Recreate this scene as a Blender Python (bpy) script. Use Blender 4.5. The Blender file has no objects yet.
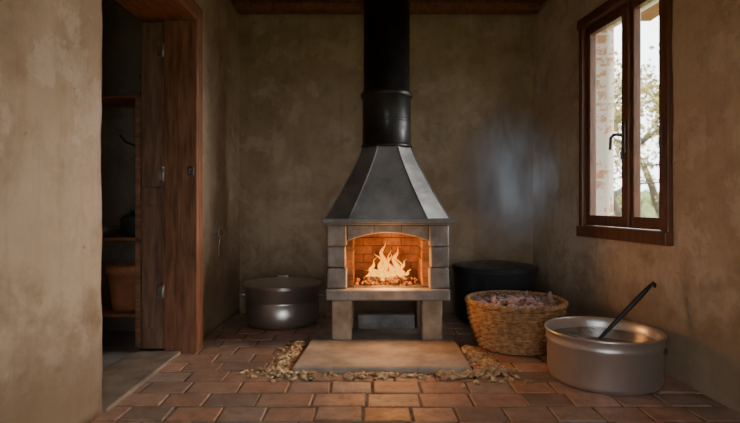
import bpy, bmesh, math, random
from mathutils import Vector, Matrix, noise
random.seed(7)
S=bpy.context.scene
# ------------------------------------------------------------------ materials
def newmat(name):
    m=bpy.data.materials.new(name); m.use_nodes=True
    nt=m.node_tree; b=nt.nodes['Principled BSDF']
    return m,nt,b
def ramp(nt,fac,stops):
    r=nt.nodes.new('ShaderNodeValToRGB'); nt.links.new(fac,r.inputs[0])
    e=r.color_ramp.elements
    e[0].position=stops[0][0]; e[0].color=(*stops[0][1],1)
    e[1].position=stops[-1][0]; e[1].color=(*stops[-1][1],1)
    for p,c in stops[1:-1]:
        n=e.new(p); n.color=(*c,1)
    return r.outputs[0]
def ntex(nt,vec,scale,detail=6,rough=.6,dist=0):
    n=nt.nodes.new('ShaderNodeTexNoise'); n.inputs['Scale'].default_value=scale
    n.inputs['Detail'].default_value=detail; n.inputs['Roughness'].default_value=rough
    n.inputs['Distortion'].default_value=dist
    if vec: nt.links.new(vec,n.inputs['Vector'])
    return n.outputs['Fac']
def coords(nt,stretch=(1,1,1)):
    t=nt.nodes.new('ShaderNodeTexCoord'); mp=nt.nodes.new('ShaderNodeMapping')
    mp.inputs['Scale'].default_value=stretch
    nt.links.new(t.outputs['Object'],mp.inputs['Vector']); return mp.outputs[0]
def mixc(nt,fac,a,b,mode='MIX'):
    m=nt.nodes.new('ShaderNodeMix'); m.data_type='RGBA'; m.blend_type=mode
    for s,v in ((0,fac),(6,a),(7,b)):
        if isinstance(v,(int,float)): m.inputs[s].default_value=v
        elif isinstance(v,tuple): m.inputs[s].default_value=(*v,1)
        else: nt.links.new(v,m.inputs[s])
    return m.outputs[2]
def bump(nt,b,h,strength=.4,dist=.01):
    n=nt.nodes.new('ShaderNodeBump'); n.inputs['Strength'].default_value=strength
    n.inputs['Distance'].default_value=dist
    nt.links.new(h,n.inputs['Height']); nt.links.new(n.outputs[0],b.inputs['Normal'])
def noisy(name,c1,c2,scale=8,rough=.7,metal=0,bstr=.3,bdist=.005,bscale=None,stretch=(1,1,1),lo=.35,hi=.65,rvar=0,spec=None):
    m,nt,b=newmat(name); v=coords(nt,stretch)
    f=ntex(nt,v,scale); nt.links.new(ramp(nt,f,[(lo,c1),(hi,c2)]),b.inputs['Base Color'])
    b.inputs['Roughness'].default_value=rough; b.inputs['Metallic'].default_value=metal
    if spec is not None: b.inputs['Specular IOR Level'].default_value=spec
    if rvar:
        r=ramp(nt,ntex(nt,v,scale*2.3),[(.35,(rough-rvar,)*3),(.65,(rough+rvar,)*3)])
        nt.links.new(r,b.inputs['Roughness'])
    if bstr: bump(nt,b,ntex(nt,v,bscale or scale*3),bstr,bdist)
    return m
def plaster(name,ca,cb,cc):
    m,nt,b=newmat(name); v=coords(nt)
    big=ntex(nt,v,.9,8,.6,.5); mid=ntex(nt,v,4,8,.72,.2); fine=ntex(nt,v,60,4,.6)
    col=ramp(nt,big,[(.30,ca),(.5,cb),(.70,cc)])
    patch=ntex(nt,v,1.7,12,.68,.3)
    pm=ramp(nt,patch,[(.52,(0,0,0)),(.545,(.5,.5,.5)),(.75,(.5,.5,.5))])
    col=mixc(nt,pm,col,(cc[0]*1.12,cc[1]*1.15,cc[2]*1.22))
    col=mixc(nt,ramp(nt,mid,[(.46,(0,0,0)),(.72,(.55,.55,.55))]),col,(ca[0]*.60,ca[1]*.54,ca[2]*.44))
    pit_n=ntex(nt,v,7,9,.80,.5)
    pit=ramp(nt,pit_n,[(.635,(0,0,0)),(.655,(1,1,1))])
    col=mixc(nt,mixc(nt,1.0,pit,(.65,.65,.65),'MULTIPLY'),col,(ca[0]*.42,ca[1]*.33,ca[2]*.25))
    v2=coords(nt,(6,6,.5)); dr=ntex(nt,v2,2.2,6,.7)
    col=mixc(nt,ramp(nt,dr,[(.52,(0,0,0)),(.75,(.35,.35,.35))]),col,(ca[0]*.72,ca[1]*.62,ca[2]*.5))
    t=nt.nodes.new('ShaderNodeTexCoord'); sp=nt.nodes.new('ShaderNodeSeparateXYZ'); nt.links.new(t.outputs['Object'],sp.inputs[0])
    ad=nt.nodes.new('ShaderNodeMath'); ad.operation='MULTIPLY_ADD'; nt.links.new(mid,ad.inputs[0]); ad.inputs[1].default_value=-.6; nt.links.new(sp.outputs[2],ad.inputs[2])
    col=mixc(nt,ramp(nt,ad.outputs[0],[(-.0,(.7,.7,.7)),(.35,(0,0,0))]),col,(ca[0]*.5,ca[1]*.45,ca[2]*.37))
    nt.links.new(col,b.inputs['Base Color']); b.inputs['Roughness'].default_value=.85
    b.inputs['Specular IOR Level'].default_value=.3
    h=mixc(nt,.3,mid,fine); h=mixc(nt,.35,h,patch); h=mixc(nt,pit,h,(0.15,0.15,0.15)); bump(nt,b,h,.6,.02)
    return m
M={}
M['plaster']=plaster('plaster_ochre',(.44,.325,.215),(.58,.455,.32),(.66,.545,.41))
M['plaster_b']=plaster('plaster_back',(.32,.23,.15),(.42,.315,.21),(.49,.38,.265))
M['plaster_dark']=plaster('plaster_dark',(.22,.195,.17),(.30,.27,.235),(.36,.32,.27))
M['wood_red']=noisy('wood_redbrown',(.12,.047,.022),(.38,.17,.085),6,.5,0,.35,.004,14,(6,6,.7),.3,.7,.1)
M['wood_redh']=noisy('wood_redbrown_h',(.12,.047,.022),(.36,.16,.08),6,.5,0,.35,.004,14,(6,.7,6),.3,.7,.1)
M['wood_dark']=noisy('wood_dark',(.10,.05,.03),(.30,.165,.10),6,.6,0,.35,.004,14,(6,6,.7),.3,.7)
M['wood_shelf']=noisy('wood_shelf',(.20,.09,.045),(.50,.25,.13),6,.6,0,.3,.004,14,(.8,6,6),.3,.7)
M['wood_win']=noisy('wood_window',(.06,.025,.013),(.20,.08,.038),7,.42,0,.25,.003,14,(6,6,.8),.3,.7,.1)
M['wood_ceil']=noisy('wood_ceiling',(.14,.052,.026),(.32,.13,.06),5,.7,0,.3,.004,14,(6,.6,6),.3,.7)
M['metal_black']=noisy('black_iron',(.018,.018,.019),(.04,.039,.04),6,.40,.5,.12,.002,40,(1,1,1),.35,.65,.1)
M['hood']=noisy('hood_iron',(.12,.118,.116),(.22,.215,.21),5,.5,.35,.2,.003,50,(1,1,1),.35,.65,.1)
M['stovestone']=noisy('stove_stone',(.14,.135,.128),(.29,.28,.262),9,.75,0,.5,.006,40)
M['stoveledge']=noisy('stove_ledge',(.19,.18,.17),(.34,.32,.30),9,.7,0,.4,.005,40)
M['legstone']=noisy('leg_stone',(.26,.20,.14),(.48,.38,.27),8,.85,0,.5,.006,30)
M['slab']=noisy('slab_stone',(.25,.22,.175),(.45,.395,.325),5,.62,0,.5,.006,25,rvar=.1)
M['firebrick']=noisy('fire_brick',(.07,.03,.015),(.30,.14,.065),7,.9,0,.6,.012,22)
M['alum']=noisy('aluminium',(.66,.65,.63),(.76,.75,.73),2,.36,.9,0,rvar=.03)
M['steel_dark']=noisy('steel_body',(.44,.43,.41),(.54,.53,.51),2,.33,.92,0,rvar=.03)
M['steel_lid']=noisy('steel_lid',(.56,.545,.52),(.66,.64,.61),2,.32,.88,0,rvar=.03)
M['enamel']=noisy('black_enamel',(.022,.025,.03),(.05,.055,.062),5,.38,.2,.1,.002,30,(1,1,1),.3,.7,.08)
M['wicker']=noisy('wicker',(.22,.11,.045),(.55,.33,.15),30,.6,0,.4,.002,80)
M['chips']=noisy('wood_chips',(.26,.17,.08),(.78,.60,.36),26,.8,0,.3,.002,60)
M['contents']=noisy('dried_roots',(.14,.085,.08),(.66,.48,.45),16,.8,0,.4,.003,60)
M['terracotta']=noisy('terracotta',(.48,.19,.09),(.66,.29,.14),8,.75,0,.2,.002,40)
M['grey_floor']=noisy('grey_screed',(.20,.19,.175),(.32,.30,.275),5,.8,0,.3,.004,30)
M['sillstone']=noisy('threshold_stone',(.20,.16,.12),(.34,.28,.21),6,.8,0,.5,.006,30)
M['mortar']=noisy('mortar',(.09,.068,.05),(.22,.175,.135),14,.9,0,.5,.004,60)
M['iron']=noisy('iron_fitting',(.06,.057,.053),(.18,.17,.16),14,.45,.8,.1,.001,50)
M['water']=noisy('stew_water',(.26,.25,.235),(.36,.345,.32),3,.15,.0,.05,.002,10)
M['bark']=noisy('bark',(.05,.038,.028),(.12,.09,.065),8,.9,0,.4,.01,20)
M['grass']=noisy('grass',(.12,.16,.05),(.26,.27,.11),3,.95,0,.3,.02,20)
M['leaf']=noisy('leaf',(.20,.21,.06),(.46,.33,.11),1.2,.7,0,0)
M['ash']=noisy('ash',(.05,.042,.038),(.16,.14,.12),20,.95,0,.5,.004,50)
m,nt,b=newmat('reveal_brick'); v=coords(nt,(1,1,1))
br=nt.nodes.new('ShaderNodeTexBrick'); rot=nt.nodes.new('ShaderNodeMapping'); rot.inputs['Rotation'].default_value=(math.pi/2,0,0)
nt.links.new(v,rot.inputs[0]); nt.links.new(rot.outputs[0],br.inputs['Vector'])
br.inputs['Scale'].default_value=1; br.inputs['Brick Width'].default_value=.24; br.inputs['Row Height'].default_value=.085
br.inputs['Mortar Size'].default_value=.01; br.inputs['Color1'].default_value=(.34,.17,.09,1); br.inputs['Color2'].default_value=(.42,.22,.13,1); br.inputs['Mortar'].default_value=(.50,.45,.38,1)
c=mixc(nt,ramp(nt,ntex(nt,v,6.5,9,.75,.7),[(.45,(0,0,0)),(.50,(1,1,1))]),br.outputs[0],(.52,.47,.40))
nt.links.new(c,b.inputs['Base Color']); b.inputs['Roughness'].default_value=.9; bump(nt,b,ntex(nt,v,20),.4,.01)
M['reveal']=m
m,nt,b=newmat('terracotta_pavers'); v=coords(nt)
at=nt.nodes.new('ShaderNodeAttribute'); at.attribute_name='Tint'
col=mixc(nt,ramp(nt,ntex(nt,v,9,9,.78),[(.42,(0,0,0)),(.66,(.8,.8,.8))]),at.outputs['Color'],(.16,.11,.08))
col=mixc(nt,ramp(nt,ntex(nt,v,2.2,7,.75,.4),[(.42,(0,0,0)),(.64,(.55,.55,.55))]),col,(.42,.33,.255))
nt.links.new(col,b.inputs['Base Color'])
nt.links.new(ramp(nt,ntex(nt,v,5),[(.3,(.34,)*3),(.7,(.62,)*3)]),b.inputs['Roughness'])
bump(nt,b,ntex(nt,v,35,6),.6,.010); M['paver']=m
m,nt,b=newmat('window_glass'); nt.nodes.remove(b)
tr=nt.nodes.new('ShaderNodeBsdfTransparent'); gl=nt.nodes.new('ShaderNodeBsdfGlossy'); gl.inputs['Roughness'].default_value=.02
mx=nt.nodes.new('ShaderNodeMixShader'); mx.inputs[0].default_value=.05
nt.links.new(tr.outputs[0],mx.inputs[1]); nt.links.new(gl.outputs[0],mx.inputs[2]); nt.links.new(mx.outputs[0],nt.nodes['Material Output'].inputs[0]); M['glass']=m
m,nt,b=newmat('flame'); nt.nodes.remove(b)
g=nt.nodes.new('ShaderNodeTexCoord'); sp=nt.nodes.new('ShaderNodeSeparateXYZ'); nt.links.new(g.outputs['Object'],sp.inputs[0])
mr=nt.nodes.new('ShaderNodeMapRange'); mr.inputs[1].default_value=.42; mr.inputs[2].default_value=.72; nt.links.new(sp.outputs[2],mr.inputs[0])
lw=nt.nodes.new('ShaderNodeLayerWeight'); lw.inputs[0].default_value=.4
core=ramp(nt,lw.outputs['Facing'],[(.0,(1,.58,.07)),(.3,(1,.34,.012)),(.7,(1,.10,.001))])
tip=ramp(nt,mr.outputs[0],[(0,(1.0,1,1)),(.45,(1,.80,.4)),(1,(.8,.28,.1))])
cr=mixc(nt,1.0,core,tip,'MULTIPLY')
em=nt.nodes.new('ShaderNodeEmission'); nt.links.new(cr,em.inputs[0]); em.inputs[1].default_value=2.6
tr=nt.nodes.new('ShaderNodeBsdfTransparent'); mx=nt.nodes.new('ShaderNodeMixShader')
nt.links.new(ramp(nt,lw.outputs['Facing'],[(.1,(.1,.1,.1)),(.85,(1,1,1))]),mx.inputs[0]); nt.links.new(em.outputs[0],mx.inputs[1]); nt.links.new(tr.outputs[0],mx.inputs[2])
nt.links.new(mx.outputs[0],nt.nodes['Material Output'].inputs[0]); M['flame']=m
m,nt,b=newmat('ember_log'); v=coords(nt); f=ntex(nt,v,30,5,.6)
b.inputs['Base Color'].default_value=(.02,.015,.012,1); b.inputs['Roughness'].default_value=.9
nt.links.new(ramp(nt,f,[(.48,(.01,0,0)),(.60,(1,.17,.01))]),b.inputs['Emission Color']); b.inputs['Emission Strength'].default_value=1.8
M['ember']=m
# ------------------------------------------------------------------ mesh builder
class B:
    def __init__(s): s.bm=bmesh.new()
    def hexa(s,p,mi=0,smooth=False):
        v=[s.bm.verts.new(q) for q in p]
        for f in ((0,3,2,1),(4,5,6,7),(0,1,5,4),(1,2,6,5),(2,3,7,6),(3,0,4,7)):
            fc=s.bm.faces.new([v[i] for i in f]); fc.material_index=mi
        return v
    def box(s,x0,x1,y0,y1,z0,z1,mi=0,j=0):
        p=[(x0,y0,z0),(x1,y0,z0),(x1,y1,z0),(x0,y1,z0),(x0,y0,z1),(x1,y0,z1),(x1,y1,z1),(x0,y1,z1)]
        if j: p=[tuple(c+random.uniform(-j,j) for c in q) for q in p]
        return s.hexa(p,mi)
    def loops(s,ls,mi=0,smooth=True,cap0=True,cap1=True,closed=True):
        R=[[s.bm.verts.new(q) for q in l] for l in ls]
        n=len(R[0])
        for a,b_ in zip(R,R[1:]):
            for i in range(n if closed else n-1):
                j=(i+1)%n
                f=s.bm.faces.new((a[i],a[j],b_[j],b_[i])); f.material_index=mi; f.smooth=smooth
        if cap0: f=s.bm.faces.new(R[0][::-1]); f.material_index=mi
        if cap1: f=s.bm.faces.new(R[-1]); f.material_index=mi
    def lathe(s,prof,c,mi=0,n=64,smooth=True,cap0=True,cap1=True,sx=1,sy=1):
        s.loops([[(c[0]+r*sx*math.cos(2*math.pi*i/n),c[1]+r*sy*math.sin(2*math.pi*i/n),c[2]+z) for i in range(n)] for r,z in prof],mi,smooth,cap0,cap1)
    def tube(s,pts,rad,mi=0,n=8,closed=False,flat=1.0):
        pts=[Vector(p) for p in pts]; L=[]; N=len(pts); up=None
        for i,p in enumerate(pts):
            a=pts[(i-1)%N] if (closed or i>0) else p; c=pts[(i+1)%N] if (closed or i<N-1) else p
            t=(c-a).normalized()
            if up is None: up=Vector((0,0,1)) if abs(t.z)<.9 else Vector((0,1,0))
            u=t.cross(up); 
            if u.length<1e-4: u=t.cross(Vector((1,0,0)))
            u.normalize(); w=u.cross(t).normalized(); up=w
            r=rad[i] if isinstance(rad,(list,tuple)) else rad
            L.append([p+u*math.cos(2*math.pi*k/n)*r+w*math.sin(2*math.pi*k/n)*r*flat for k in range(n)])
        if closed: L.append(L[0])
        s.loops(L,mi,True,not closed,not closed)
    def lump(s,c,sc,mi=0,sub=1,rough=.25,rot=None):
        r=bmesh.ops.create_icosphere(s.bm,subdivisions=sub,radius=1)
        R=Matrix.Rotation(random.uniform(0,6.3),3,random.choice('XYZ'))@Matrix.Rotation(random.uniform(0,6.3),3,'Z') if rot is None else rot
        for v in r['verts']:
            k=1+random.uniform(-rough,rough)
            q=R@Vector((v.co.x*sc[0]*k,v.co.y*sc[1]*k,v.co.z*sc[2]*k)); v.co=q+Vector(c)
        for v in r['verts']:
            for f in v.link_faces: f.material_index=mi
    def finish(s,name,mats,parent=None,bevel=0,segs=2,weld=False):
        if weld: bmesh.ops.remove_doubles(s.bm,verts=s.bm.verts,dist=1e-4)
        bmesh.ops.recalc_face_normals(s.bm,faces=s.bm.faces)
        me=bpy.data.meshes.new(name); s.bm.to_mesh(me); s.bm.free()
        for k in mats: me.materials.append(M[k])
        o=bpy.data.objects.new(name,me); S.collection.objects.link(o)
        if parent: o.parent=parent
        if bevel:
            md=o.modifiers.new('bev','BEVEL'); md.width=bevel; md.segments=segs; md.limit_method='ANGLE'; md.angle_limit=math.radians(35)
        return o
def empty(name,loc=(0,0,0)):
    e=bpy.data.objects.new(name,None); S.collection.objects.link(e); e.empty_display_size=.1; return e
# ------------------------------------------------------------------ room plan
BY=4.75; CEIL=2.80; FY=-1.2
def LX(y): return -1.370+.0335*y
def RX(y): return 2.088-.12*y
def disp(p):
    v=Vector(p)
    return .007*noise.noise(v*3.1)+.0045*noise.noise(v*9+Vector((5,5,5)))
def span(a,c,cuts,res=.05):
    P=sorted([a,c]+list(cuts)); out=[a]
    for u,w_ in zip(P,P[1:]):
        n=max(1,round((w_-u)/res)); out+= [u+(w_-u)*i/n for i in range(1,n+1)]
    return out
def wall(b,fx,sgn,y0,y1,z0,z1,t,hole,rm=0):
    hy0,hy1,hz0,hz1=hole
    Y=span(y0,y1,(hy0,hy1)); Z=span(z0,z1,[q for q in (hz0,hz1) if z0<q<z1]); N=span(0,t,())
    cache={}
    def vert(y,z,n):
        k=(round(y,5),round(z,5),round(n,5))
        if k not in cache:
            q=Vector((fx(y)+sgn*n,y,z)); d=disp(q); near=(abs(y-hy0)<.001 and hz0-.01<=z<=hz1+.01)
            e=(.008*noise.noise(q*7)+.004*noise.noise(q*21)) if near else 0
            q=q+Vector((d*sgn,e,0)); cache[k]=b.bm.verts.new(q)
        return cache[k]
    def quad(vs,m):
        f=b.bm.faces.new(vs); f.material_index=m; f.smooth=True
    for n in (0,t):
        for ya,yb in zip(Y,Y[1:]):
            for za,zb in zip(Z,Z[1:]):
                if hy0-1e-4<ya and yb<hy1+1e-4 and hz0-1e-4<za and zb<hz1+1e-4: continue
                quad((vert(ya,za,n),vert(yb,za,n),vert(yb,zb,n),vert(ya,zb,n)),0 if n==0 else rm)
    for na,nb in zip(N,N[1:]):
        for za,zb in zip(Z,Z[1:]):
            for yy in (y0,y1): quad((vert(yy,za,na),vert(yy,za,nb),vert(yy,zb,nb),vert(yy,zb,na)),0)
            if hz0-1e-4<za and zb<hz1+1e-4:
                for yy in (hy0,hy1): quad((vert(yy,za,na),vert(yy,za,nb),vert(yy,zb,nb),vert(yy,zb,na)),rm)
        for ya,yb in zip(Y,Y[1:]):
            ins=hy0-1e-4<ya and yb<hy1+1e-4
            for zz in [z0,z1]+([q for q in (hz0,hz1) if z0<q<z1] if ins else []):
                if ins and zz==z0 and hz0<=z0: continue
                quad((vert(ya,zz,na),vert(yb,zz,na),vert(yb,zz,nb),vert(ya,zz,nb)),rm if zz in (hz0,hz1) else 0)
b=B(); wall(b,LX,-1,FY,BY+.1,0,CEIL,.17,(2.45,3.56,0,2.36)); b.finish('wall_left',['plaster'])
WY0,WY1,WZ0,WZ1=2.97,3.86,.83,2.34
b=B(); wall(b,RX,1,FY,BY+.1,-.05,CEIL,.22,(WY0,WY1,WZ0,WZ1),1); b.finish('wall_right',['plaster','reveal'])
b=B()
nx,nz=70,56; V=[[None]*(nz+1) for _ in range(nx+1)]
for i in range(nx+1):
    for k in range(nz+1):
        p=Vector((-1.42+3.4*i/nx,BY,-.05+(CEIL+.05)*k/nz)); p.y+=2*disp(p); V[i][k]=b.bm.verts.new(p)
for i in range(nx):
    for k in range(nz): b.bm.faces.new((V[i][k],V[i+1][k],V[i+1][k+1],V[i][k+1])).smooth=True
b.box(-1.42,1.98,BY+.03,BY+.25,-.08,CEIL)
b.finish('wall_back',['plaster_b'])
# front wall; opening behind the camera added and sized to let sky light in
b=B(); b.box(-1.6,-.5,FY-.2,FY,0,CEIL); b.box(.8,2.55,FY-.2,FY,0,CEIL); b.box(-.5,.8,FY-.2,FY,2.1,CEIL)
b.finish('wall_front',['plaster'])
# floor pavers
b=B(); lay=b.bm.loops.layers.float_color.new('Tint')
bw,bh=.25,.178; y=FY; row=0
tints=[(.60,.335,.22),(.52,.29,.195),(.62,.365,.245),(.42,.245,.175),(.50,.335,.245),(.45,.335,.255),(.63,.32,.195),(.31,.225,.18),(.34,.195,.135)]
while y<BY:
    x=-1.42+(-.5*bw if row%2 else 0)+random.uniform(-.03,.03)
    while x<2.2:
        w=bw*random.uniform(.86,1.14); g=.005; dz=random.uniform(-.004,.002)
        x0=max(x+g,-1.42); x1=x+w-g; tl=[dz+random.uniform(-.003,.003) for _ in range(4)]
        if x1-x0>.02:
            y0,y1=y+g+random.uniform(-.003,.004),min(y+bh-g,BY); jj=lambda:random.uniform(-.005,.005)
            base=[(x0+jj(),y0),(x1+jj(),y0),(x1+jj(),y1),(x0+jj(),y1)]
            e=.006
            ins=[(base[0][0]+e,y0+e),(base[1][0]-e,y0+e),(base[2][0]-e,y1-e),(base[3][0]+e,y1-e)]
            L0=[(p[0],p[1],-.03) for p in base]; L1=[(p[0],p[1],-.005+t) for p,t in zip(base,tl)]; L2=[(p[0],p[1],t) for p,t in zip(ins,tl)]
            n0=len(b.bm.faces); b.loops([L0,L1,L2],0,False,False,True); b.bm.faces.ensure_lookup_table()
            c=random.choice(tints); k=random.uniform(.68,1.12)
            for f in list(b.bm.faces)[n0:]:
                for l in f.loops: l[lay]=(c[0]*k,c[1]*k,c[2]*k,1)
        x+=w
    y+=bh; row+=1
b.box(-1.60,2.5,FY,BY+.2,-.08,-.007,1)
b.finish('floor',['paver','mortar'])
b=B()
x=-1.6
while x<2.6:
    b.box(x,x+.1495,FY-.2,BY+.25,CEIL,CEIL+.03); x+=.15
b.box(-1.7,2.7,FY-.2,BY+.25,CEIL+.03,CEIL+.06)
b.finish('ceiling',['wood_ceil'],bevel=.003)
beams=empty('ceiling_beams')
b=B()
for i,yy in enumerate([4.58,3.7,2.8,1.9,1.0,.1]):
    b.box(LX(yy)+.02,RX(yy)-.02,yy-.05,yy+.05,CEIL-.07,CEIL-.001)
b.finish('joists',['wood_ceil'],beams,.006)
# ------------------------------------------------------------------ pantry beyond the door
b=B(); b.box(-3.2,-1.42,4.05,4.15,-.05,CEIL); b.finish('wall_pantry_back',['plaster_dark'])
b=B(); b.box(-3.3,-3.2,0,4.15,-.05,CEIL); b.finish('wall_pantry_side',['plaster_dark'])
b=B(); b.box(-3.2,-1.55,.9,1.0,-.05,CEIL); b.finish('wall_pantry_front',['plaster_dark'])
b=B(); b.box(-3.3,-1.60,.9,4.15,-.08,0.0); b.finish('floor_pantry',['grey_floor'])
b=B(); b.box(-3.3,-1.60,.9,4.15,CEIL,CEIL+.05); b.finish('ceiling_pantry',['wood_ceil'])
b=B(); b.box(-1.595,-1.272,2.46,3.44,-.02,.018,0,.004); b.finish('threshold_sill',['sillstone'],bevel=.008)
door=empty('door_1')
b=B()
b.box(-1.395,-1.165,3.45,3.555,0,2.36,0); b.box(-1.30,-1.165,3.437,3.45,.0,2.25,0)
b.finish('jamb_post',['wood_red'],door,.008)
b=B(); b.box(-1.395,-1.165,2.40,3.46,2.245,2.36,0); b.box(-1.56,-1.395,2.40,3.5,2.25,2.34,0)
b.finish('lintel',['wood_redh'],door,.008)
b=B()
b.box(-1.56,-1.405,3.475,3.51,.02,2.245,0)
b.box(-1.55,-1.415,3.462,3.475,.16,1.0,0); b.box(-1.55,-1.415,3.462,3.475,1.12,2.12,0)
b.box(-1.56,-1.405,3.515,3.545,.02,2.245,0)
b.finish('folded_leaf',['wood_dark'],door,.005)
b=B()
for z in (.37,1.16,2.0):
    b.lathe([(.009,0),(.009,.09)],(-1.40,3.447,z),0,12); b.box(-1.44,-1.36,3.455,3.462,z+.01,z+.08)
    b.lathe([(.011,.088),(.006,.1)],(-1.40,3.447,z),0,12)
b.finish('hinges',['steel_lid'],door)
b=B(); b.box(-1.225,-1.185,3.425,3.437,1.20,1.26); b.tube([(-1.205,3.425,1.24),(-1.205,3.40,1.24),(-1.205,3.39,1.21)],.006)
b.finish('latch_plate',['iron'],door,.002)
sh=empty('pantry_shelf')
b=B()
for z in (.23,.77,1.78): b.box(-2.15,-1.60,3.60,3.95,z-.025,z)
for xx in (-2.15,-1.64):
    for yy in (3.62,3.91): b.box(xx-.02,xx+.02,yy-.02,yy+.02,0.0,1.8)
b.finish('shelf_frame',['wood_shelf'],sh,.004)
b=B(); b.lathe([(.085,0),(.092,.02),(.118,.27),(.132,.275),(.132,.33),(.118,.33),(.105,.28)],(-1.80,3.76,.231),0,40)
b.finish('terracotta_flowerpot',['terracotta'])
b=B(); b.lathe([(.07,0),(.085,.03),(.085,.12),(.09,.125),(.06,.15),(.015,.16),(.015,.18)],(-1.75,3.76,.771),0,32); b.finish('storage_jar',['enamel'])
b=B(); b.lathe([(.07,0),(.10,.05),(.10,.08),(.095,.08),(.06,.02)],(-1.96,3.76,.771),0,32); b.finish('small_bowl',['steel_dark'])
b=B(); b.tube([(-1.80,4.03,2.0),(-1.79,4.02,1.8),(-1.76,4.02,1.6),(-1.78,4.02,1.5),(-1.86,4.02,1.47),(-1.93,4.02,1.5),(-1.97,4.02,1.55)],.008)
b.tube([(-1.80,4.06,2.0),(-1.80,4.0,2.0),(-1.80,3.99,2.02)],.006); b.finish('hanging_cable',['enamel'])
b=B(); hy=4.05; hx=LX(hy)
b.hexa([(hx-.01,hy-.045,.78),(hx+.010,hy-.045,.78),(hx+.010,hy+.045,.78),(hx-.01,hy+.045,.78),(hx-.01,hy-.045,.87),(hx+.010,hy-.045,.87),(hx+.010,hy+.045,.87),(hx-.01,hy+.045,.87)])
b.tube([(hx,hy,.825),(hx+.045,hy,.825),(hx+.065,hy,.815)],.011)
b.tube([(hx+.055+.012*math.cos(a),hy+.035*math.cos(a),.785+.038*math.sin(a)) for a in [i*math.pi/10 for i in range(20)]],.008,closed=True)
b.tube([(hx+.055,hy-.01,.752),(hx+.045,hy-.02,.71),(hx+.035,hy-.01,.66),(hx+.035,hy,.60)],.004)
b.finish('wall_ring_hook',['steel_lid'])
# ------------------------------------------------------------------ window
win=empty('window_1')
def wb(b,y0,y1,n0,n1,z0,z1,mi=0):
    b.hexa([(RX(y0)+n0,y0,z0),(RX(y0)+n1,y0,z0),(RX(y1)+n1,y1,z0),(RX(y1)+n0,y1,z0),(RX(y0)+n0,y0,z1),(RX(y0)+n1,y0,z1),(RX(y1)+n1,y1,z1),(RX(y1)+n0,y1,z1)],mi)
b=B()
wb(b,2.925,2.985,-.03,.07,.775,2.385); wb(b,3.845,3.89,-.03,.07,.775,2.385)
wb(b,2.92,3.89,-.045,.07,2.33,2.40); wb(b,2.92,3.89,-.05,.07,.765,.845)
b.finish('casing',['wood_win'],win,.006)
b=B()
def sash(b,y0,y1):
    z0,z1=.85,2.325; s=.055
    wb(b,y0,y0+s,.0,.05,z0,z1); wb(b,y1-s,y1,.0,.05,z0,z1)
    wb(b,y0+s,y1-s,.0,.05,z0,z0+.075); wb(b,y0+s,y1-s,.0,.05,z1-.06,z1)
sash(b,2.99,3.335); sash(b,3.345,3.845)
wb(b,3.305,3.375,-.02,.0,.86,2.32)
b.finish('sashes',['wood_win'],win,.005)
b=B(); wb(b,3.03,3.30,.022,.026,.92,2.27); wb(b,3.39,3.80,.022,.026,.92,2.27); b.finish('glass_panes',['glass'],win)
b=B(); hy=3.34; X=RX(hy)
b.box(X-.032,X-.02,hy-.02,hy+.02,1.34,1.54); b.tube([(X-.03,hy,1.46),(X-.07,hy,1.46)],.012)
b.tube([(X-.07,hy-.01,1.46),(X-.072,hy+.03,1.465),(X-.072,hy+.08,1.45),(X-.072,hy+.09,1.37)],.011); b.tube([(X-.03,hy,1.37),(X-.045,hy,1.34),(X-.04,hy,1.30)],.007)
b.finish('handle',['iron'],win,.002)
b=B(); wb(b,2.98,3.85,.08,.28,.80,.832); b.finish('outer_sill',['reveal'],win,.004)
# ------------------------------------------------------------------ stove
CX,CY=.127,3.88
st=empty('wood_stove')
def sb(b,x0,x1,y0,y1,z0,z1,mi=0,j=0): b.box(CX+x0,CX+x1,y0,y1,z0,z1,mi,j)
b=B()
for (a,c) in ((-.40,-.255),(.24,.39)):
    sb(b,a,c,3.62,3.78,.041,.33,0,.004); sb(b,a,c,3.98,4.14,.041,.33,0,.004)
b.finish('legs',['legstone'],st,.012)
b=B(); sb(b,-.22,.22,3.95,4.08,.041,.15); b.finish('rear_hearth_block',['stovestone'],st,.008)
b=B(); sb(b,-.435,.435,3.575,4.16,.33,.405,0,.002); b.finish('hearth_ledge',['stoveledge'],st,.01)
b=B()
for s in (-1,1):
    for i,(z0,z1) in enumerate(((.408,.555),(.56,.705),(.71,.858))):
        xs=sorted((s*.43,s*(.292 if i!=1 else .298))); sb(b,xs[0],xs[1],3.59,3.78,z0,z1,0,.003)
    xs=sorted((s*.425,s*.33))
    for i,(z0,z1) in enumerate(((.408,.555),(.56,.705),(.71,.858))): sb(b,xs[0],xs[1],3.785,4.15,z0,z1,0,.002)
sb(b,-.33,.33,4.08,4.15,.408,.858)
b.finish('side_blocks',['stovestone'],st,.012,3)
b=B(); N=18
def arch(x,r=.0): return .742+.062*(1-(x/.29)**2)
for sgs in ((-.288,-.10),(-.097,.097),(.10,.288)):
    xs=[sgs[0]+(sgs[1]-sgs[0])*i/6 for i in range(7)]
    L=[]
    for yy in (3.60,3.72):
        L.append([(CX+x,yy,arch(x)) for x in xs]+[(CX+x,yy,.856) for x in xs[::-1]])
    b.loops(L,0,False)
b.finish('arch_stones',['stovestone'],st,.005)
b=B()
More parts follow.
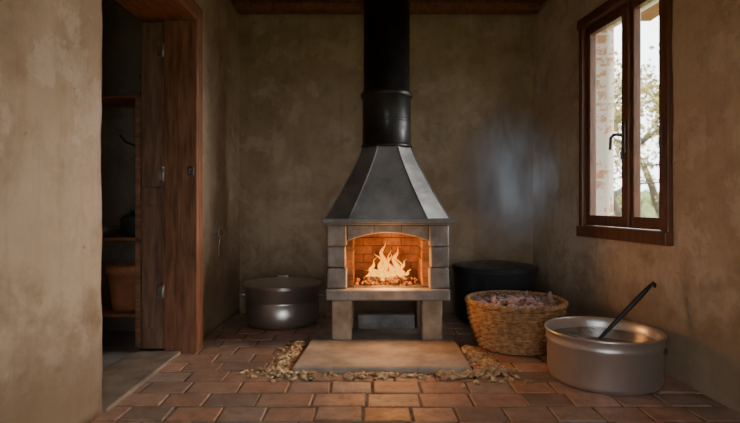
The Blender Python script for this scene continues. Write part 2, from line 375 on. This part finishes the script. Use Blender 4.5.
def course(x0,x1,y0,y1,along):
    z=.416; r=0
    while z<.80:
        h=min(.066,.80-z-.002); a0,a1=(x0,x1) if along=='x' else (y0,y1); a=a0; 
        first=True
        while a<a1-.005:
            w=.075 if (first and r%2) else .15; first=False; e=min(a+w,a1); d=random.uniform(0,.005)
            if along=='x': sb(b,a+.002,e-.002,y0+d,y1,z,z+h-.004)
            else:
                s=1 if x0>0 else -1
                sb(b,x0+(d if s>0 else 0),x1-(d if s<0 else 0),a+.002,e-.002,z,z+h-.004)
            a=e
        z+=.066; r+=1
course(-.33,-.245,3.66,4.03,'y'); course(.245,.33,3.66,4.03,'y'); course(-.33,.33,4.03,4.07,'x')
sb(b,-.33,.33,4.05,4.08,.406,.80,1); sb(b,-.33,-.255,3.67,4.05,.406,.80,1); sb(b,.255,.33,3.67,4.05,.406,.80,1)
sb(b,-.33,.33,3.66,4.08,.80,.85); sb(b,-.245,.245,3.66,4.03,.405,.416,1)
b.finish('firebox_lining',['firebrick','ash'],st,.002)
b=B(); sb(b,-.44,.44,3.57,4.17,.86,.875); sb(b,-.46,.46,3.555,4.185,.875,.905); b.finish('top_plate',['hood'],st,.005)
b=B(); L=[]; NL=12; corners=[[] for _ in range(8)]
for i in range(NL+1):
    t=i/NL; k=(1-t)**1.18; z=.905+t*.525
    hw=.180+(.448-.180)*k; hd=.180+(.295-.180)*k; cx=.107+(.17-.107)*k; cy=.107+(.12-.107)*k
    pts=[(hw-cx,-hd),(hw,-hd+cy),(hw,hd-cy),(hw-cx,hd),(-hw+cx,hd),(-hw,hd-cy),(-hw,-hd+cy),(-hw+cx,-hd)]
    L.append([(CX+p[0],CY+p[1],z) for p in pts])
    for q in range(8): corners[q].append(L[-1][q])
b.loops(L,0,False)
for q in range(8): b.tube(corners[q],.006,0,6)
b.finish('hood',['hood'],st)
b=B(); b.lathe([(.188,1.425),(.196,1.432),(.196,1.448),(.188,1.455),(.184,1.46),(.182,1.80),(.192,1.806),(.198,1.814),(.198,1.838),(.192,1.846),(.176,1.852),(.174,2.81)],(CX,CY,0),0,64)
for z in (1.62,1.64): b.lathe([(.183,z),(.186,z+.004),(.183,z+.008)],(CX,CY,0),0,64,cap0=False,cap1=False)
b.finish('flue_pipe',['metal_black'],st)
b=B()
for (x0,y0,x1,y1,z,r) in ((-.17,3.74,.15,3.84,.445,.026),(-.15,3.88,.17,3.76,.45,.024),(-.10,3.80,.12,3.93,.475,.02)):
    b.tube([(CX+x0+(x1-x0)*t,y0+(y1-y0)*t,z+.006*math.sin(t*9)) for t in [i/6 for i in range(7)]],[r*random.uniform(.85,1.1) for _ in range(7)],0,8)
for i in range(120):
    a=random.gauss(0,.10); b.lump((CX+max(-.22,min(.22,a)),random.uniform(3.69,3.95),.425+random.random()*.03*(1-abs(a)*4 if abs(a)<.2 else .2)),[random.uniform(.010,.022) for _ in range(3)])
b.finish('burning_logs',['ember'],st)
b=B()
fl=[(-.10,.13,.026),(-.06,.20,.030),(-.015,.29,.030),(.03,.19,.028),(.075,.25,.030),(.12,.15,.024),(-.035,.13,.034),(.05,.12,.034),(.10,.10,.026),(-.085,.09,.026),(.0,.10,.036),(.145,.08,.018),(-.14,.07,.017),(-.11,.17,.013),(.10,.20,.012),(.0,.23,.015)]
for (fx,h,w) in fl:
    yy=3.80+random.uniform(-.04,.05); ph=random.uniform(0,6); pts=[];rr=[]
    for i in range(23):
        t=i/22; pts.append((CX+fx+.030*math.sin(ph+t*6)*t+.014*math.sin(ph*2+t*15)*t,yy+.01*math.cos(ph+t*5),.445+h*t))
        rr.append(max(.0006,w*(math.sin(math.pi*min(1,(t*.88+.14)))**.9)*(1-t*.6)*(1+.15*math.sin(ph+t*19))))
    b.tube(pts,rr,0,14)
b.finish('flames',['flame'],st)
# ------------------------------------------------------------------ slab
b=B()
pts=[(-.462,3.03),(-.2,3.022),(.1,3.018),(.4,3.026),(.603,3.02),(.61,3.4),(.60,4.2),(-.40,4.2),(-.43,3.5)]
b.loops([[(x,y,.0) for x,y in pts],[(x,y,.033) for x,y in pts],[(x*.985+.001,y+(.012 if y<3.1 else 0),.04) for x,y in pts]],0,False)
b.finish('hearth_slab',['slab'],bevel=.004)
b=B()
def chip(x,y,z=0,k=1):
    s=random.uniform(.006,.020)*k
    b.lump((x,y,z+s*.45),(s*random.uniform(.9,1.7),s*random.uniform(.5,1.0),s*random.uniform(.4,.7)),0,1,.4,Matrix.Rotation(random.uniform(0,3.1),3,'Z')@Matrix.Rotation(random.uniform(-.6,.6),3,'X'))
def heap(p0,p1,n,wd,hh):
    for i in range(n):
        t=random.random(); o=random.gauss(0,1)
        dx,dy=p1[0]-p0[0],p1[1]-p0[1]; l=math.hypot(dx,dy)
        ww=wd*(.7+.9*noise.noise(Vector((t*7,p0[0]*5,0)))+.3)
        x=p0[0]+dx*t-dy/l*o*ww; y=p0[1]+dy*t+dx/l*o*ww
        if -.475<x<.625 and y>3.005: 
            if x<0: x=-.475-abs(random.gauss(0,.05))
            else: x=.625+abs(random.gauss(0,.05))
        chip(x,y,max(0,hh*random.random()*(1-abs(o)*.6)))
heap((-.50,3.66),(-.56,3.00),190,.042,.03); heap((-.60,3.06),(-.32,2.96),90,.032,.018)
heap((.66,3.56),(.75,3.02),180,.038,.03); heap((.80,3.04),(.40,2.96),160,.030,.022)
heap((-.14,2.965),(.16,2.975),75,.018,.012); heap((-.36,2.96),(-.1,2.96),18,.022,.0); heap((.14,2.96),(.42,2.96),20,.022,0); heap((.90,2.92),(.45,2.88),26,.05,0); heap((-.76,3.05),(-.5,2.90),26,.05,0)
b.finish('wood_chips',['chips'])
# ------------------------------------------------------------------ pots
p=empty('lidded_cooking_pot'); c=(-.738,4.32,0)
b=B(); b.lathe([(.24,.001),(.285,.012),(.302,.05),(.305,.20),(.298,.205),(.303,.215),(.308,.30),(.322,.322),(.322,.332),(.30,.332)],c,0,72)
for a in (math.pi,0):
    ca=math.cos(a); b.tube([(c[0]+ca*.30,c[1]-.06,.25),(c[0]+ca*.345,c[1]-.055,.255),(c[0]+ca*.355,c[1],.257),(c[0]+ca*.345,c[1]+.055,.255),(c[0]+ca*.30,c[1]+.06,.25)],.009)
b.finish('body',['steel_dark'],p)
b=B(); b.lathe([(.325,.334),(.329,.34),(.325,.347),(.31,.350),(.29,.346),(.20,.366),(.06,.382),(.0005,.384)],c,0,72)
b.tube([(c[0]-.05,c[1],.380),(c[0]-.04,c[1],.40),(c[0]+.04,c[1],.40),(c[0]+.05,c[1],.380)],.006)
b.finish('lid',['steel_lid'],p)
p=empty('black_stockpot'); c=(1.07,4.37,0); k=.94
b=B(); b.lathe([(r*k,z) for r,z in [(.27,.001),(.33,.015),(.355,.06),(.362,.42),(.378,.45),(.38,.465),(.36,.465)]],c,0,72)
b.finish('body',['enamel'],p)
b=B(); b.lathe([(r*k,z+.02) for r,z in [(.382,.447),(.386,.455),(.38,.464),(.33,.468),(.20,.49),(.05,.498),(.0005,.50)]],c,0,72)
b.finish('lid',['enamel'],p)
p=empty('aluminium_pot'); c=(1.345,2.945,0); k=.965
b=B(); b.lathe([(r*k,z) for r,z in [(.285,.001),(.305,.010),(.315,.035),(.318,.215),(.325,.225),(.322,.235),(.324,.272),(.333,.279),(.334,.287),(.326,.289),(.316,.280),(.310,.22),(.303,.03),(.0005,.02)]],c,0,96)
b.finish('body',['alum'],p)
b=B()
for a in (-.5,math.pi-.35):
    ca,sa=math.cos(a),math.sin(a); T_=lambda r,s,z:(c[0]+ca*r-sa*s,c[1]+sa*r+ca*s,z)
    b.tube([T_(.303,-.05,.20),T_(.319,-.045,.195),T_(.319,0,.185),T_(.319,.045,.195),T_(.303,.05,.20)],.007)
b.finish('side_handles',['iron'],p)
b=B(); b.lathe([(.295,.19),(.295,.225),(.0005,.226)],c,0,72,cap0=True); b.finish('liquid',['water'],p)
b=B()
q0=Vector((1.30,2.96,.19)); q1=Vector((1.605,2.91,.545))
pts=[q0.lerp(q1,t) for t in [i/10 for i in range(11)]]
b.tube(pts,[.011]*4+[.012,.013,.014,.014,.014,.013,.010],0,10)
b.tube([q1,q1+Vector((.012,0,.012)),q1+Vector((.022,0,.004)),q1+Vector((.018,0,-.016))],.008)
b.lathe([(.0005,-.035),(.03,-.028),(.045,0),(.042,0),(.027,-.022),(.0005,-.03)],(1.29,2.96,.205),0,24)
b.finish('ladle',['metal_black'],p)
# ------------------------------------------------------------------ basket
bk=empty('wicker_basket'); c=(1.03,3.62,0)
def rad(z):
    t=z/.32; return .247+.083*math.sin(min(1,t*1.0)*math.pi*.55)+.004*t
b=B(); NS=40
rows=19
for r in range(rows):
    z=.014+r*.0163; pts=[]
    for i in range(NS*4):
        a=2*math.pi*i/(NS*4); w=.0075*math.sin(NS/2*a+ (math.pi if r%2 else 0))
        R=rad(z)+w-.004; pts.append((c[0]+R*math.cos(a),c[1]+R*math.sin(a),z+random.uniform(-.0008,.0008)))
    b.tube(pts,.0088,0,6,closed=True)
for i in range(NS):
    a=2*math.pi*(i+.5)/NS
    b.tube([(c[0]+(rad(z)-.004)*math.cos(a),c[1]+(rad(z)-.004)*math.sin(a),z) for z in (.006,.08,.16,.24,.31)],.006,0,5)
for ph in (0,2.1,4.2):
    pts=[]
    for i in range(200):
        a=2*math.pi*i/200; k=a*26+ph; R=rad(.31)+.002+.010*math.cos(k); pts.append((c[0]+R*math.cos(a),c[1]+R*math.sin(a),.322+.011*math.sin(k)))
    b.tube(pts,.0095,0,6,closed=True)
b.lathe([(.01,.004),(.243,.006),(.315,.20),(.318,.31)],c,0,48,cap1=False)
b.finish('woven_body',['wicker'],bk)
b=B(); b.lathe([(.305,.20),(.308,.27),(.2,.285),(.0005,.29)],c,0,40)
for i in range(260):
    a=random.uniform(0,6.283); r=.295*math.sqrt(random.random()); s=random.uniform(.016,.038)
    b.lump((c[0]+r*math.cos(a)*.95,c[1]+r*math.sin(a)*.95,.286+.03*(1-r/.31)+random.random()*.03),(s*random.uniform(1,1.8),s*.7,s*.45),0,1,.35)
b.finish('dried_contents',['contents'],bk)
# ------------------------------------------------------------------ smoke (wispy streaks, soft edged)
m,nt,bb=newmat('smoke_volume'); nt.nodes.remove(bb)
tc=nt.nodes.new('ShaderNodeTexCoord')
mp=nt.nodes.new('ShaderNodeMapping'); mp.inputs['Scale'].default_value=(2.6,2.0,.9); mp.inputs['Rotation'].default_value=(0,.55,0); mp.inputs['Location'].default_value=(3.1,1.7,.4); nt.links.new(tc.outputs['Object'],mp.inputs[0])
f=ntex(nt,mp.outputs[0],1.25,5,.55,1.8)
ln=nt.nodes.new('ShaderNodeVectorMath'); ln.operation='LENGTH'; nt.links.new(tc.outputs['Object'],ln.inputs[0])
fall=nt.nodes.new('ShaderNodeMapRange'); fall.interpolation_type='SMOOTHSTEP'; fall.inputs[1].default_value=.0; fall.inputs[2].default_value=1.0; fall.inputs[3].default_value=1; fall.inputs[4].default_value=0; nt.links.new(ln.outputs['Value'],fall.inputs[0])
nr=nt.nodes.new('ShaderNodeMapRange'); nr.inputs[1].default_value=.40; nr.inputs[2].default_value=.68; nr.inputs[3].default_value=.08; nt.links.new(f,nr.inputs[0])
mu=nt.nodes.new('ShaderNodeMath'); mu.operation='MULTIPLY'; nt.links.new(fall.outputs[0],mu.inputs[0]); nt.links.new(nr.outputs[0],mu.inputs[1])
mu2=nt.nodes.new('ShaderNodeMath'); mu2.operation='MULTIPLY'; nt.links.new(mu.outputs[0],mu2.inputs[0]); mu2.inputs[1].default_value=5.5
vs=nt.nodes.new('ShaderNodeVolumeScatter'); vs.inputs['Color'].default_value=(.62,.82,1,1); nt.links.new(mu2.outputs[0],vs.inputs['Density'])
nt.links.new(vs.outputs[0],nt.nodes['Material Output'].inputs['Volume']); M['smoke']=m
b=B(); bmesh.ops.create_icosphere(b.bm,subdivisions=3,radius=1); o=b.finish('smoke_wisp',['smoke'])
o.location=(1.085,4.12,1.20); o.scale=(.49,.58,.67)
# ------------------------------------------------------------------ exterior
b=B(); b.box(-40,60,-40,60,-.4,-.3); b.finish('ground',['grass'])
def tree(name,x,y,h,seed,leaves,ls=1):
    random.seed(seed); b=B(); tips=[]
    def br(p,d,l,r,lev):
        pts=[p];rr=[r]; q=p.copy(); dd=d.copy()
        for i in range(5):
            dd=(dd+Vector([random.gauss(0,.13) for _ in range(3)])).normalized(); q=q+dd*l/5; pts.append(q.copy()); rr.append(r*(1-.11*(i+1)))
        b.tube(pts,rr,0,6)
        if lev>=2: tips.extend(pts[2:])
        if lev<4:
            for k in range(3 if lev else 4):
                nd=(dd+Vector((random.gauss(0,.6),random.gauss(0,.6),random.gauss(.1,.4)))).normalized()
                br(pts[random.choice((3,4,5))],nd,l*.66,r*.5,lev+1)
    br(Vector((x,y,-.35)),Vector((0,0,1)),h*.42,h*.022,0)
    for i in range(leaves):
        t=random.choice(tips)+Vector([random.gauss(0,.18) for _ in range(3)]); s=random.uniform(.03,.06)*ls
        u=Vector([random.gauss(0,1) for _ in range(3)]).normalized()*s; w=u.cross(Vector([random.gauss(0,1) for _ in range(3)])).normalized()*s*.7
        f=b.bm.faces.new([b.bm.verts.new(t+u),b.bm.verts.new(t+w),b.bm.verts.new(t-u),b.bm.verts.new(t-w)]); f.material_index=1
    b.finish(name,['bark','leaf'])
tree('garden_tree',6.6,11.4,7.0,3,3000,1.3); tree('garden_tree.001',4.6,9.0,4.5,11,1600); tree('garden_tree.002',10.5,18,9,5,5000,1.8)
b=B(); random.seed(4)
for i in range(220):
    b.lump((random.uniform(8,22),random.uniform(26,28),random.uniform(-.2,1.3)),[random.uniform(.4,.8)]*3,0,1,.3)
b.finish('hedge',['grass'])
# ------------------------------------------------------------------ lights
w=bpy.data.worlds.new('World'); S.world=w; w.use_nodes=True
bg=w.node_tree.nodes['Background']; bg.inputs[0].default_value=(.92,.96,1,1); bg.inputs[1].default_value=6.5
def light(name,typ,loc,en,col,**k):
    l=bpy.data.lights.new(name,typ); l.energy=en; l.color=col
    for a,c_ in k.items(): setattr(l,a,c_)
    o=bpy.data.objects.new(name,l); S.collection.objects.link(o); o.location=loc; return o
s=light('sun','SUN',(8,0,6),11,(1,.96,.89),angle=math.radians(50))
s.rotation_euler=Vector((-1,-.15,-.28)).to_track_quat('-Z','Y').to_euler()
light('fire_light','POINT',(CX,3.80,.60),4.0,(1,.36,.07),shadow_soft_size=.06)
light('fire_glow_front','POINT',(CX,3.585,.56),15,(1,.40,.10),shadow_soft_size=.06)
# ------------------------------------------------------------------ camera
cd=bpy.data.cameras.new('camera'); co=bpy.data.objects.new('camera',cd); S.collection.objects.link(co)
co.location=(0,0,1); co.rotation_euler=(math.pi/2,0,0); cd.sensor_width=36; cd.lens=36*510/740; cd.shift_y=-6.5/740
cd.dof.use_dof=True; cd.dof.focus_distance=3.5; cd.dof.aperture_fstop=1.6; cd.clip_start=.02
S.camera=co
